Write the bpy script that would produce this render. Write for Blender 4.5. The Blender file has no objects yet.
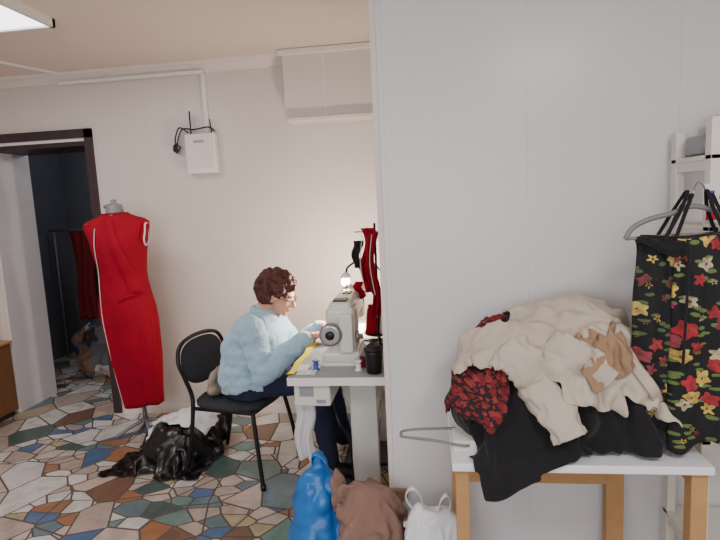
import bpy, bmesh, math, random
from mathutils import Vector, Matrix, noise
random.seed(7)
scene=bpy.context.scene
COL=scene.collection
XF=Matrix.Identity(4)
V=Vector
# ---------------------------------------------------------------- helpers
def lin(c):
    def f(v):
        v=v/255.0
        return v/12.92 if v<=0.04045 else ((v+0.055)/1.055)**2.4
    return (f(c[0]),f(c[1]),f(c[2]),1)
def newmat(name):
    m=bpy.data.materials.new(name); m.use_nodes=True
    nt=m.node_tree; b=nt.nodes['Principled BSDF']
    return m,nt,b
def N(nt,t,**k):
    n=nt.nodes.new(t)
    for a,v in k.items(): setattr(n,a,v)
    return n
def mth(nt,op,a,b=None,c=None):
    n=nt.nodes.new('ShaderNodeMath'); n.operation=op
    for i,x in enumerate((a,b,c)):
        if x is None: continue
        if isinstance(x,(int,float)): n.inputs[i].default_value=x
        else: nt.links.new(x,n.inputs[i])
    return n.outputs[0]
def mixc(nt,f,a,b):
    n=nt.nodes.new('ShaderNodeMix'); n.data_type='RGBA'
    for i,x in ((0,f),(6,a),(7,b)):
        if isinstance(x,(int,float,tuple)): n.inputs[i].default_value=x
        else: nt.links.new(x,n.inputs[i])
    return n.outputs[2]
def mat(name,col,rough=.6,metal=0,noi=.12,nsc=6,bump=0,bsc=60,emit=0,spec=.4,sheen=0,trans=0,coat=0):
    m,nt,b=newmat(name)
    c=lin(col)
    tc=N(nt,'ShaderNodeTexCoord')
    n=N(nt,'ShaderNodeTexNoise'); n.inputs['Scale'].default_value=nsc; n.inputs['Detail'].default_value=5
    nt.links.new(tc.outputs['Object'],n.inputs['Vector'])
    dark=tuple(x*(1-noi) for x in c[:3])+(1,); lite=tuple(min(1,x*(1+noi)) for x in c[:3])+(1,)
    nt.links.new(mixc(nt,n.outputs['Fac'],dark,lite),b.inputs['Base Color'])
    b.inputs['Roughness'].default_value=rough; b.inputs['Metallic'].default_value=metal
    b.inputs['Specular IOR Level'].default_value=spec
    if sheen: b.inputs['Sheen Weight'].default_value=sheen
    if coat: b.inputs['Coat Weight'].default_value=coat
    if trans: b.inputs['Transmission Weight'].default_value=trans
    if bump:
        n2=N(nt,'ShaderNodeTexNoise'); n2.inputs['Scale'].default_value=bsc; n2.inputs['Detail'].default_value=4
        nt.links.new(tc.outputs['Object'],n2.inputs['Vector'])
        bp=N(nt,'ShaderNodeBump'); bp.inputs['Strength'].default_value=bump; bp.inputs['Distance'].default_value=.01
        nt.links.new(n2.outputs['Fac'],bp.inputs['Height']); nt.links.new(bp.outputs[0],b.inputs['Normal'])
    if emit:
        b.inputs['Emission Color'].default_value=c; b.inputs['Emission Strength'].default_value=emit
    return m
def empty(name,loc=(0,0,0)):
    e=bpy.data.objects.new(name,None); e.location=loc; e.empty_display_size=.1; COL.objects.link(e); return e
def reg(ob,parent):
    COL.objects.link(ob)
    if parent is not None:
        ob.parent=parent; ob.matrix_parent_inverse=Matrix.Translation(-parent.location)
    return ob
def mesh(name,verts,faces,m,parent=None,smooth=False,xf=True,mi=None):
    me=bpy.data.meshes.new(name)
    vs=[(XF@V(v)) if xf else V(v) for v in verts]
    me.from_pydata([tuple(v) for v in vs],[],faces)
    bm=bmesh.new(); bm.from_mesh(me); bmesh.ops.recalc_face_normals(bm,faces=bm.faces); bm.to_mesh(me); bm.free()
    for mm in (m if isinstance(m,(list,tuple)) else [m]): me.materials.append(mm)
    for p in me.polygons: p.use_smooth=smooth
    if mi:
        for p,i in zip(me.polygons,mi): p.material_index=i
    ob=bpy.data.objects.new(name,me)
    return reg(ob,parent)
def box(name,a,b,m,parent=None,bevel=0,seg=2):
    x0,y0,z0=[min(a[i],b[i]) for i in range(3)]; x1,y1,z1=[max(a[i],b[i]) for i in range(3)]
    v=[(x0,y0,z0),(x1,y0,z0),(x1,y1,z0),(x0,y1,z0),(x0,y0,z1),(x1,y0,z1),(x1,y1,z1),(x0,y1,z1)]
    f=[(0,3,2,1),(4,5,6,7),(0,1,5,4),(1,2,6,5),(2,3,7,6),(3,0,4,7)]
    ob=mesh(name,v,f,m,parent)
    if bevel:
        md=ob.modifiers.new('Bevel','BEVEL'); md.width=bevel; md.segments=seg
        for p in ob.data.polygons: p.use_smooth=seg>2
    return ob
def boxes(name,lst,m,parent=None,bevel=0):
    v=[];f=[]
    for a,b in lst:
        x0,y0,z0=[min(a[i],b[i]) for i in range(3)]; x1,y1,z1=[max(a[i],b[i]) for i in range(3)]
        o=len(v)
        v+=[(x0,y0,z0),(x1,y0,z0),(x1,y1,z0),(x0,y1,z0),(x0,y0,z1),(x1,y0,z1),(x1,y1,z1),(x0,y1,z1)]
        f+=[tuple(o+i for i in q) for q in [(0,3,2,1),(4,5,6,7),(0,1,5,4),(1,2,6,5),(2,3,7,6),(3,0,4,7)]]
    ob=mesh(name,v,f,m,parent)
    if bevel:
        md=ob.modifiers.new('Bevel','BEVEL'); md.width=bevel; md.segments=2
    return ob
def catmull(pts,n=6,cyc=False):
    P=[V(p) for p in pts]; out=[]; L=len(P)
    rng=L if cyc else L-1
    for i in range(rng):
        if cyc: a,b,c,d=P[(i-1)%L],P[i],P[(i+1)%L],P[(i+2)%L]
        else: a,b,c,d=P[max(i-1,0)],P[i],P[i+1],P[min(i+2,L-1)]
        for k in range(n):
            t=k/n
            out.append(.5*((2*b)+(c-a)*t+(2*a-5*b+4*c-d)*t*t+(3*b-a-3*c+d)*t**3))
    if not cyc: out.append(P[-1])
    return out
def tube(name,pts,r,m,parent=None,smooth=True,n=6,cyc=False,seg=8,curve=True,r2=None,flat=None):
    P=catmull(pts,n,cyc) if curve and len(pts)>2 else [V(p) for p in pts]
    L=len(P); vs=[];fs=[]
    up=None
    for i,p in enumerate(P):
        if cyc: t=(P[(i+1)%L]-P[(i-1)%L]).normalized()
        else: t=(P[min(i+1,L-1)]-P[max(i-1,0)]).normalized()
        if up is None:
            up=V(flat) if flat else t.orthogonal().normalized()
        if flat: up=V(flat)
        up=(up-t*up.dot(t)).normalized(); s=t.cross(up)
        rr=r if r2 is None else r+(r2-r)*i/(L-1)
        for k in range(seg):
            a=2*math.pi*k/seg
            vs.append(p+rr*(math.cos(a)*up+(.15 if flat else 1)*math.sin(a)*s))
    for i in range(L if cyc else L-1):
        for k in range(seg):
            j=(i+1)%L
            fs.append((i*seg+k,i*seg+(k+1)%seg,j*seg+(k+1)%seg,j*seg+k))
    if not cyc:
        fs.append(tuple(range(seg))[::-1]); fs.append(tuple((L-1)*seg+k for k in range(seg)))
    return mesh(name,vs,fs,m,parent,smooth=True)
def loft(rings,cap=True):
    n=len(rings[0]); vs=[];fs=[]
    for r in rings: vs+=[V(p) for p in r]
    for i in range(len(rings)-1):
        for k in range(n):
            fs.append((i*n+k,i*n+(k+1)%n,(i+1)*n+(k+1)%n,(i+1)*n+k))
    if cap:
        fs.append(tuple(range(n))[::-1]); fs.append(tuple((len(rings)-1)*n+k for k in range(n)))
    return vs,fs
def ring(c,u,v,n=24,e=2.0):
    out=[]
    for k in range(n):
        a=2*math.pi*k/n; ca,sa=math.cos(a),math.sin(a)
        x=math.copysign(abs(ca)**(2/e),ca); y=math.copysign(abs(sa)**(2/e),sa)
        out.append(V(c)+V(u)*x+V(v)*y)
    return out
def lathe(name,c,prof,m,parent=None,axis=(0,0,1),n=24):
    ax=V(axis).normalized(); u=ax.orthogonal().normalized(); w=ax.cross(u)
    rings=[ring(V(c)+ax*h,u*max(r,.0003),w*max(r,.0003),n) for r,h in prof]
    vs,fs=loft(rings)
    return mesh(name,vs,fs,m,parent,smooth=True)
def pad(name,c,u,v,nrm,th,m,parent=None,e=3.2,n=32):
    c=V(c);u=V(u);v=V(v);nn=V(nrm).normalized()*th/2
    rings=[]
    for s,h in((.02,-1),(.6,-1),(.92,-.85),(1,-.3),(1,.3),(.92,.85),(.6,1.05),(.02,1.15)):
        rings.append(ring(c+nn*h,u*s,v*s,n,e))
    vs,fs=loft(rings)
    return mesh(name,vs,fs,m,parent,smooth=True)
def P_caps(p0,p1,r0,r1,lab=0,flat=None):
    return ('c',V(p0),V(p1),r0,r1,lab,flat)
def P_ell(c,r,lab=0,rot=None):
    return ('e',V(c),V(r),rot,lab)
def blobmesh(prims,voxel,smooth=3,sf=.5):
    vs=[];fs=[]
    def add(v,f):
        o=len(vs); vs.extend(v); fs.extend(tuple(o+i for i in q) for q in f)
    for p in prims:
        if p[0]=='c':
            _,a,b,r0,r1,lab,flat=p
            t=(b-a); L=t.length; t=t/L; u=t.orthogonal().normalized(); w=t.cross(u)
            rings=[]
            for k in range(1,6):
                an=math.pi/2*(1-k/5); rings.append(ring(a-t*r0*math.sin(an),u*r0*math.cos(an)+u*1e-4,w*r0*math.cos(an)+w*1e-4,16))
            for k in range(0,6):
                an=math.pi/2*k/5; rings.append(ring(b+t*r1*math.sin(an),u*(r1*math.cos(an)+1e-4),w*(r1*math.cos(an)+1e-4),16))
            add(*loft(rings))
        elif p[0]=='e':
            _,c,r,rot,lab=p
            R=rot if rot else Matrix.Identity(3)
            rings=[]
            for k in range(0,13):
                an=-math.pi/2+math.pi*k/12; cc=max(math.cos(an),.002)
                rings.append([c+R@V((r.x*cc*math.cos(2*math.pi*j/20),r.y*cc*math.sin(2*math.pi*j/20),r.z*math.sin(an))) for j in range(20)])
            add(*loft(rings))
        elif p[0]=='l':
            add(*loft(p[1]))
    me=bpy.data.meshes.new('tmp'); me.from_pydata([tuple(XF@v) for v in vs],[],fs)
    bm=bmesh.new(); bm.from_mesh(me); bmesh.ops.recalc_face_normals(bm,faces=bm.faces); bm.to_mesh(me); bm.free()
    ob=bpy.data.objects.new('tmp',me); COL.objects.link(ob)
    md=ob.modifiers.new('R','REMESH'); md.mode='VOXEL'; md.voxel_size=voxel; md.use_smooth_shade=True
    if smooth:
        s=ob.modifiers.new('S','SMOOTH'); s.iterations=smooth; s.factor=sf
    dg=bpy.context.evaluated_depsgraph_get(); dg.update()
    out=bpy.data.meshes.new_from_object(ob.evaluated_get(dg))
    bpy.data.objects.remove(ob)
    for p in out.polygons: p.use_smooth=True
    return out
def blob(name,prims,voxel,m,parent=None,smooth=3,disp=None):
    me=blobmesh(prims,voxel,smooth)
    if disp:
        me.update()
        nn=[v.normal.copy() for v in me.vertices]
        for v,nr in zip(me.vertices,nn): v.co=v.co+nr*disp(v.co)
    me.materials.clear(); me.materials.append(m)
    me.name=name
    ob=bpy.data.objects.new(name,me)
    return reg(ob,parent)
def crease(amp,sc,amp2=0,sc2=1,seed=0):
    o=V((seed*3.1,seed*7.7,seed*1.3))
    def f(co):
        d=-amp*(1-abs(noise.noise(co*sc+o))*2.5)
        if amp2: d+=amp2*noise.noise(co*sc2+o)
        return d
    return f
# ---------------------------------------------------------------- materials
def panel_mat(name,col,w,rough=.35,dark=.8,ax=0,off=0):
    m,nt,b=newmat(name); tc=N(nt,'ShaderNodeTexCoord'); sp=N(nt,'ShaderNodeSeparateXYZ')
    nt.links.new(tc.outputs['Object'],sp.inputs[0])
    x=mth(nt,'FRACT',mth(nt,'MULTIPLY_ADD',sp.outputs[ax],1/w,off))
    g=mth(nt,'LESS_THAN',x,.0025/w)
    n=N(nt,'ShaderNodeTexNoise'); n.inputs['Scale'].default_value=1.6; n.inputs['Detail'].default_value=6
    nt.links.new(tc.outputs['Object'],n.inputs['Vector'])
    c=lin(col); d=tuple(q*.94 for q in c[:3])+(1,)
    base=mixc(nt,n.outputs['Fac'],d,c)
    gc=tuple(q*dark for q in c[:3])+(1,)
    nt.links.new(mixc(nt,g,base,gc),b.inputs['Base Color'])
    b.inputs['Roughness'].default_value=rough; b.inputs['Specular IOR Level'].default_value=.35
    return m
M_wall=panel_mat('wall_pvc_panel',(213,202,196),.375,dark=.86)
M_part=panel_mat('partition_pvc_panel',(219,219,220),.50,off=.3,dark=.84,rough=.28)
M_ceil=mat('ceiling_paint',(222,206,196),.7,noi=.03,nsc=2)
M_white=mat('white_plastic',(228,226,222),.4,noi=.03)
M_trim=mat('trim_white',(220,210,204),.5,noi=.03)
M_dkwood=mat('dark_door_casing',(58,44,46),.5,noi=.2,nsc=12)
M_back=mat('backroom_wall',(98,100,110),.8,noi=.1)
M_reveal=mat('reveal_panel',(224,218,220),.45,noi=.04)
M_wood=mat('pine_wood',(182,140,94),.55,noi=.2,nsc=14)
M_brown=mat('brown_laminate',(128,88,58),.5,noi=.2,nsc=10)
M_black=mat('black_metal',(16,16,18),.4,metal=.0,noi=.1)
M_chairfab=mat('chair_fabric',(46,48,54),.9,bump=.4,bsc=300)
M_table=mat('white_laminate',(232,234,238),.35,noi=.03)
M_grey=mat('grey_laminate',(140,146,152),.4,noi=.05)
M_steel=mat('steel',(170,170,172),.3,metal=.9)
M_mach=mat('machine_enamel',(214,213,204),.3,noi=.04,coat=.3)
M_skin=mat('skin',(205,150,125),.55,noi=.08,nsc=20)
M_sweater=mat('sweater_wool',(158,190,214),.95,noi=.15,nsc=30,bump=.8,bsc=120,sheen=.5)
M_jeans=mat('jeans',(34,42,66),.9,noi=.25,nsc=40,bump=.4,bsc=200)
M_shoe=mat('shoe',(22,20,24),.6)
M_hair=mat('hair',(78,40,32),.55,noi=.5,nsc=40,bump=.9,bsc=90)
M_lip=mat('lips',(170,85,80),.5)
M_eye=mat('eye_white',(230,228,222),.3,noi=0)
M_iris=mat('iris',(60,40,28),.3)
M_red=mat('red_wool',(146,10,34),.9,noi=.2,nsc=10,bump=.4,bsc=150,spec=.2)
M_thread=mat('white_stitch',(215,195,190),.8)
M_beige=mat('beige_coat_fabric',(190,178,163),.85,noi=.08,nsc=8,bump=.3,bsc=220)
M_tan=mat('tan_fabric',(152,122,96),.85,noi=.14,nsc=8,bump=.3,bsc=180)
M_blk=mat('black_fabric',(18,18,23),.9,noi=.2,nsc=12,bump=.4,bsc=200,sheen=.1)
M_bjack=mat('brown_jacket_fabric',(132,104,92),.9,noi=.12,nsc=10,bump=.4,bsc=160)
M_blue=mat('blue_plastic_bag',(30,108,184),.35,noi=.25,nsc=7,spec=.6)
M_wbag=mat('white_plastic_bag',(222,224,228),.38,noi=.08,spec=.5)
M_kbag=mat('black_plastic',(12,12,14),.30,noi=.2,spec=.5)
M_wcloth=mat('white_cloth',(210,208,210),.8,noi=.05)
M_cush=mat('beige_pad',(150,136,122),.95,noi=.12,nsc=14,bump=.3)
M_hanger=mat('grey_hanger',(120,122,124),.45)
M_yellow=mat('yellow_tape',(225,205,50),.5)
M_foil=mat('foil',(150,150,155),.25,metal=.9,bump=1,bsc=60)
M_paper=mat('paper',(225,222,218),.8)
M_redp=mat('red_print',(205,30,40),.6)
M_bluep=mat('blue_print',(60,90,170),.6)
M_lightp=mat('light_panel',(245,245,255),.5,noi=0,emit=4)
M_bulb=mat('lamp_bulb',(255,225,170),.5,noi=0,emit=60)
M_shelf=mat('shelf_white',(222,218,208),.5,noi=.04)
M_dkred=mat('dark_red_fabric',(110,20,30),.9)
def floor_mat():
    m,nt,b=newmat('broken_tile_mosaic'); tc=N(nt,'ShaderNodeTexCoord')
    mp=N(nt,'ShaderNodeMapping'); mp.inputs['Rotation'].default_value=(0,0,.6); mp.inputs['Scale'].default_value=(1,1.5,1)
    nt.links.new(tc.outputs['Object'],mp.inputs[0])
    mp0=N(nt,'ShaderNodeMapping'); mp0.inputs['Rotation'].default_value=(0,0,-.3); mp0.inputs['Scale'].default_value=(1.25,1,1)
    nt.links.new(tc.outputs['Object'],mp0.inputs[0])
    def vor(sc,feat,w=0):
        v=N(nt,'ShaderNodeTexVoronoi'); v.voronoi_dimensions='2D'; v.feature=feat
        v.inputs['Scale'].default_value=sc; v.inputs['Randomness'].default_value=1
        nt.links.new(mp.outputs[0] if w else mp0.outputs[0],v.inputs['Vector']); return v
    SA,SB=4.2,7.0
    A=vor(SA,'F1'); Ad=vor(SA,'DISTANCE_TO_EDGE'); B=vor(SB,'F1',1); Bd=vor(SB,'DISTANCE_TO_EDGE',1)
    sa=N(nt,'ShaderNodeSeparateColor'); nt.links.new(A.outputs['Color'],sa.inputs[0])
    sb=N(nt,'ShaderNodeSeparateColor'); nt.links.new(B.outputs['Color'],sb.inputs[0])
    mask=mth(nt,'GREATER_THAN',sa.outputs[0],.55)
    dA=mth(nt,'MULTIPLY',Ad.outputs['Distance'],1/SA); dB=mth(nt,'MULTIPLY',Bd.outputs['Distance'],1/SB)
    dB2=mth(nt,'ADD',dB,mth(nt,'MULTIPLY',mth(nt,'SUBTRACT',1,mask),9))
    d=mth(nt,'MINIMUM',dA,dB2)
    grout=mth(nt,'LESS_THAN',d,.0056)
    rnd=mth(nt,'ADD',mth(nt,'MULTIPLY',sb.outputs[1],mask),mth(nt,'MULTIPLY',sa.outputs[1],mth(nt,'SUBTRACT',1,mask)))
    cr=N(nt,'ShaderNodeValToRGB'); cr.color_ramp.interpolation='CONSTANT'
    pal=[((206,204,200),0),((192,174,164),.14),((100,122,130),.24),((208,204,202),.31),((176,160,150),.41),((156,112,80),.50),((212,208,206),.57),((82,108,148),.665),((110,140,134),.71),((190,176,168),.76),((122,94,78),.85),((176,160,128),.91),((74,98,94),.96)]
    el=cr.color_ramp.elements
    el[0].position=0; el[0].color=lin(pal[0][0]); el[1].position=pal[1][1]; el[1].color=lin(pal[1][0])
    for c,p in pal[2:]:
        e=el.new(p); e.color=lin(c)
    nt.links.new(rnd,cr.inputs[0])
    n=N(nt,'ShaderNodeTexNoise'); n.inputs['Scale'].default_value=9; n.inputs['Detail'].default_value=8; n.inputs['Distortion'].default_value=1.2
    nt.links.new(tc.outputs['Object'],n.inputs['Vector'])
    mul=N(nt,'ShaderNodeMix'); mul.data_type='RGBA'; mul.blend_type='MULTIPLY'; mul.inputs[0].default_value=.45
    nt.links.new(cr.outputs[0],mul.inputs[6])
    cr2=N(nt,'ShaderNodeValToRGB'); cr2.color_ramp.elements[0].position=.35; cr2.color_ramp.elements[0].color=(.5,.46,.43,1); cr2.color_ramp.elements[1].position=.6
    nt.links.new(n.outputs['Fac'],cr2.inputs[0]); nt.links.new(cr2.outputs[0],mul.inputs[7])
    nt.links.new(mixc(nt,grout,mul.outputs[2],lin((88,78,74))),b.inputs['Base Color'])
    nt.links.new(mth(nt,'MULTIPLY_ADD',grout,.5,.34),b.inputs['Roughness'])
    bp=N(nt,'ShaderNodeBump'); bp.invert=True; bp.inputs['Strength'].default_value=.5; bp.inputs['Distance'].default_value=.003
    nt.links.new(grout,bp.inputs['Height']); nt.links.new(bp.outputs[0],b.inputs['Normal'])
    return m
M_floor=floor_mat()
def flower_mat(name,base,cols,leaf,scale,rf=.30,leafr=.2,leafp=.5):
    m,nt,b=newmat(name); tc=N(nt,'ShaderNodeTexCoord'); sp=N(nt,'ShaderNodeSeparateXYZ'); nt.links.new(tc.outputs['Object'],sp.inputs[0])
    cb=N(nt,'ShaderNodeCombineXYZ')
    nt.links.new(mth(nt,'ADD',sp.outputs[0],mth(nt,'MULTIPLY',sp.outputs[1],.35)),cb.inputs[0]); nt.links.new(sp.outputs[2],cb.inputs[1])
    vm=N(nt,'ShaderNodeVectorMath',operation='SCALE'); vm.inputs['Scale'].default_value=scale; nt.links.new(cb.outputs[0],vm.inputs[0])
    nd=N(nt,'ShaderNodeTexNoise'); nd.inputs['Scale'].default_value=1.5; nt.links.new(vm.outputs[0],nd.inputs['Vector'])
    vs_=N(nt,'ShaderNodeVectorMath',operation='SCALE'); vs_.inputs['Scale'].default_value=.35; nt.links.new(nd.outputs['Color'],vs_.inputs[0])
    va=N(nt,'ShaderNodeVectorMath',operation='ADD'); nt.links.new(vm.outputs[0],va.inputs[0]); nt.links.new(vs_.outputs[0],va.inputs[1]); vm=va
    v=N(nt,'ShaderNodeTexVoronoi'); v.voronoi_dimensions='2D'; v.inputs['Scale'].default_value=1; v.inputs['Randomness'].default_value=1
    nt.links.new(vm.outputs[0],v.inputs['Vector'])
    sub=N(nt,'ShaderNodeVectorMath',operation='SUBTRACT'); nt.links.new(vm.outputs[0],sub.inputs[0]); nt.links.new(v.outputs['Position'],sub.inputs[1])
    s2=N(nt,'ShaderNodeSeparateXYZ'); nt.links.new(sub.outputs[0],s2.inputs[0])
    ang=mth(nt,'ARCTAN2',s2.outputs[1],s2.outputs[0])
    sc=N(nt,'ShaderNodeSeparateColor'); nt.links.new(v.outputs['Color'],sc.inputs[0])
    pet=mth(nt,'MULTIPLY_ADD',mth(nt,'COSINE',mth(nt,'MULTIPLY_ADD',ang,5,mth(nt,'MULTIPLY',sc.outputs[0],6))),.08,rf)
    pet=mth(nt,'ADD',pet,mth(nt,'MULTIPLY',mth(nt,'SUBTRACT',sc.outputs[2],.6),.45))
    isf=mth(nt,'LESS_THAN',v.outputs['Distance'],pet)
    ctr=mth(nt,'MULTIPLY',mth(nt,'LESS_THAN',v.outputs['Distance'],.07),isf)
    cr=N(nt,'ShaderNodeValToRGB'); cr.color_ramp.interpolation='CONSTANT'; el=cr.color_ramp.elements
    el[0].color=lin(cols[0]); el[1].position=1/len(cols); el[1].color=lin(cols[1])
    for i,c in enumerate(cols[2:]):
        e=el.new((i+2)/len(cols)); e.color=lin(c)
    nt.links.new(sc.outputs[1],cr.inputs[0])
    n=N(nt,'ShaderNodeTexNoise'); n.inputs['Scale'].default_value=3; n.inputs['Detail'].default_value=3; nt.links.new(vm.outputs[0],n.inputs['Vector'])
    pc=mixc(nt,mth(nt,'MULTIPLY_ADD',n.outputs['Fac'],1.6,-.5),cr.outputs[0],lin((50,18,24)))
    mp=N(nt,'ShaderNodeMapping'); mp.inputs['Rotation'].default_value=(0,0,.9); mp.inputs['Scale'].default_value=(1.1,2.4,1); nt.links.new(vm.outputs[0],mp.inputs[0])
    v2=N(nt,'ShaderNodeTexVoronoi'); v2.voronoi_dimensions='2D'; v2.inputs['Scale'].default_value=1.1; nt.links.new(mp.outputs[0],v2.inputs['Vector'])
    s3=N(nt,'ShaderNodeSeparateColor'); nt.links.new(v2.outputs['Color'],s3.inputs[0])
    lf=mth(nt,'MULTIPLY',mth(nt,'LESS_THAN',v2.outputs['Distance'],leafr+.1),mth(nt,'GREATER_THAN',s3.outputs[0],leafp))
    c=mixc(nt,lf,lin(base),lin(leaf)); c=mixc(nt,isf,c,pc); c=mixc(nt,ctr,c,lin((90,60,30)))
    nt.links.new(c,b.inputs['Base Color']); b.inputs['Roughness'].default_value=.85
    return m
M_floral=flower_mat('black_floral_print',(14,17,19),[(176,44,56),(214,186,92),(160,64,82),(206,176,84),(196,184,150),(172,36,52)],(92,112,62),20,rf=.34,leafp=.5)
M_floral2=flower_mat('dark_floral_print',(14,16,19),[(165,60,64),(200,176,100),(150,60,76),(190,160,90),(120,60,60)],(74,90,56),21,rf=.24,leafp=.55)
M_redfl=flower_mat('red_floral_print',(30,14,20),[(146,30,42),(160,50,54),(128,22,32)],(110,26,36),52,rf=.44)
# ---------------------------------------------------------------- room
CE=2.40
box('floor',(-3.9,-2.1,-.05),(1.95,5.4,0),M_floor)
box('ceiling',(-3.9,-2.1,CE),(1.95,5.4,CE+.05),M_ceil)
DX0,DX1=-3.09,-2.31
boxes('wall_back',[((-3.8,3.54,0),(DX0,3.89,CE)),((DX1,3.54,0),(1.9,3.89,CE)),((DX0,3.54,2.0),(DX1,3.89,CE))],M_wall)
box('wall_left',(-3.9,-2,0),(-3.8,3.89,CE),M_wall)
box('wall_right',(1.85,-2,0),(1.95,3.54,CE),M_wall)
WP=box('wall_partition',(-.188,2.0,0),(1.85,2.08,CE),M_part)
boxes('trim_partition_corner',[((-.188,1.995,0),(-.168,2.0,CE))],M_trim)
boxes('wall_rear',[((-3.9,-2.1,0),(1.95,-2,.85)),((-3.9,-2.1,2.15),(1.95,-2,CE)),((-3.9,-2.1,.85),(-2.4,-2,2.15)),((.9,-2.1,.85),(1.95,-2,2.15))],M_wall)
boxes('added_rear_window',[((-2.4,-2.08,.85),(.9,-2.02,.91)),((-2.4,-2.08,2.09),(.9,-2.02,2.15)),((-2.4,-2.08,.85),(-2.34,-2.02,2.15)),((.84,-2.08,.85),(.9,-2.02,2.15)),((-.78,-2.08,.85),(-.72,-2.02,2.15))],M_white)  # unseen window frame, added to go with the rear area light
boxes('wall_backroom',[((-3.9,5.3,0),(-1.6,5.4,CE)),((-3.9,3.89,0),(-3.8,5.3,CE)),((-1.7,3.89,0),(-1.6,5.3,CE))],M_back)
boxes('door_1',[((DX0,3.53,0),(DX0+.012,3.93,1.98)),((DX0,3.53,1.95),(DX1-.01,3.90,2.0))],M_reveal)
boxes('trim_door_casing',[((DX1-.012,3.515,0),(DX1+.04,3.91,2.03)),((DX0-.3,3.515,1.97),(DX1+.04,3.54,2.03)),((DX0+.013,3.54,1.92),(DX1-.013,3.9,1.949))],M_dkwood)
box('trim_door_left',(DX0-.05,3.525,0),(DX0,3.54,1.97),M_trim)
def cornice(name,a,b,parent=None):
    x0,x1=a,b; prof=[(3.54,2.335),(3.528,2.337),(3.525,2.35),(3.505,2.375),(3.485,2.385),(3.48,2.40),(3.54,2.40)]
    vs=[(x0,y,z) for y,z in prof]+[(x1,y,z) for y,z in prof]; n=len(prof)
    fs=[(i,(i+1)%n,n+(i+1)%n,n+i) for i in range(n)]+[tuple(range(n)),tuple(range(n,2*n))]
    mesh(name,vs,fs,M_trim,parent)
cornice('trim_1',-3.79,-.88)
box('baseboard_back',(DX1+.06,3.525,0),(1.84,3.54,.06),M_trim)
sb=empty('roller_shutter_box',(-.3,3.44,2.15))
box('housing',(-.875,3.41,1.985),(.6,3.54,2.375),M_wall,sb,.006)
box('top_moulding',(-.90,3.385,2.36),(.6,3.54,2.398),M_trim,sb,.008)
box('bottom_ledge',(-.855,3.38,1.955),(.6,3.54,1.985),M_trim,sb,.006)
box('seam_strip',(-.62,3.407,1.985),(-.61,3.411,2.355),M_trim,sb)
tr=empty('cable_raceway',(-1.5,3.53,2.3))
box('vertical_channel',(-1.455,3.523,1.955),(-1.43,3.54,2.345),M_white,tr)
box('wall_channel',(-2.45,3.505,2.325),(-1.43,3.53,2.345),M_white,tr)
mesh('ceiling_channel',[(-2.45,3.49,CE),(-2.43,3.49,CE),(-2.75,2.6,CE),(-2.77,2.6,CE),(-2.45,3.49,CE-.012),(-2.43,3.49,CE-.012),(-2.75,2.6,CE-.012),(-2.77,2.6,CE-.012)],[(0,1,2,3),(4,5,6,7),(0,1,5,4),(1,2,6,5),(2,3,7,6),(3,0,4,7)],M_white,tr)
ab=empty('alarm_control_box',(-1.485,3.51,1.81))
box('case',(-1.585,3.475,1.68),(-1.375,3.54,1.94),M_white,ab,.01,3)
box('cover_seam',(-1.57,3.471,1.715),(-1.39,3.476,1.925),M_trim,ab,.004)
box('brand_plate',(-1.52,3.467,1.88),(-1.45,3.472,1.895),M_grey,ab)
tube('antenna_1',[(-1.545,3.50,1.94),(-1.545,3.50,2.09)],.005,M_black,ab)
tube('antenna_2',[(-1.40,3.50,1.94),(-1.41,3.50,2.03)],.004,M_black,ab)
tube('black_cable',[(-1.56,3.49,1.95),(-1.62,3.49,1.985),(-1.66,3.50,1.90),(-1.63,3.5,1.86),(-1.66,3.5,1.83),(-1.61,3.5,1.97),(-1.52,3.5,1.97),(-1.42,3.5,1.98),(-1.38,3.5,1.95)],.005,M_black,ab)
lathe('sensor_tip',(-1.665,3.505,1.83),[(.0,0),(.014,.005),(.016,.03),(.01,.05),(0,.055)],M_black,ab)
def ceil_light(x0,y0,w,h,power,i):
    e=empty('ceiling_light',(x0+w/2,y0+h/2,CE-.02))
    boxes('frame',[((x0,y0,CE-.04),(x0+.02,y0+h,CE)),((x0+w-.02,y0,CE-.04),(x0+w,y0+h,CE)),((x0,y0,CE-.04),(x0+w,y0+.02,CE)),((x0,y0+h-.02,CE-.04),(x0+w,y0+h,CE))],M_white,e)
    box('diffuser',(x0+.02,y0+.02,CE-.03),(x0+w-.02,y0+h-.02,CE-.005),M_lightp,e)
    l=bpy.data.lights.new('panel_lamp','AREA'); l.shape='RECTANGLE'; l.size=w-.06; l.size_y=h-.06; l.energy=power; l.color=(1,.95,.90)
    o=bpy.data.objects.new('panel_lamp',l); o.location=(x0+w/2,y0+h/2,CE-.045); reg(o,e)
ceil_light(-2.38,1.97,.6,.6,13,0)
ceil_light(-1.5,-.3,.6,.6,15,1)  # unseen fixture behind the camera, added to light the room
ceil_light(.5,-.3,.6,.6,26,2)  # second added fixture out of view, for general light
l=bpy.data.lights.new('added_daylight','AREA'); l.shape='RECTANGLE'; l.size=3.2; l.size_y=1.25; l.energy=54; l.color=(.94,.96,1)  # added area light behind the camera, standing in for daylight
o=bpy.data.objects.new('added_daylight',l); o.location=(-.75,-1.98,1.5); o.rotation_euler=(math.radians(98),0,0); COL.objects.link(o)
cb=empty('wooden_cabinet',(-3.3,3.3,.27))
box('body',(-3.6,3.1,.04),(-3.07,3.5,.54),M_brown,cb,.004)
box('top_board',(-3.62,3.08,.54),(-3.06,3.51,.56),M_wood,cb,.004)
box('edge_strip',(-3.075,3.09,.03),(-3.062,3.105,.54),M_wood,cb)
box('plinth',(-3.58,3.13,0),(-3.09,3.48,.04),M_dkwood,cb)
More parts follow.
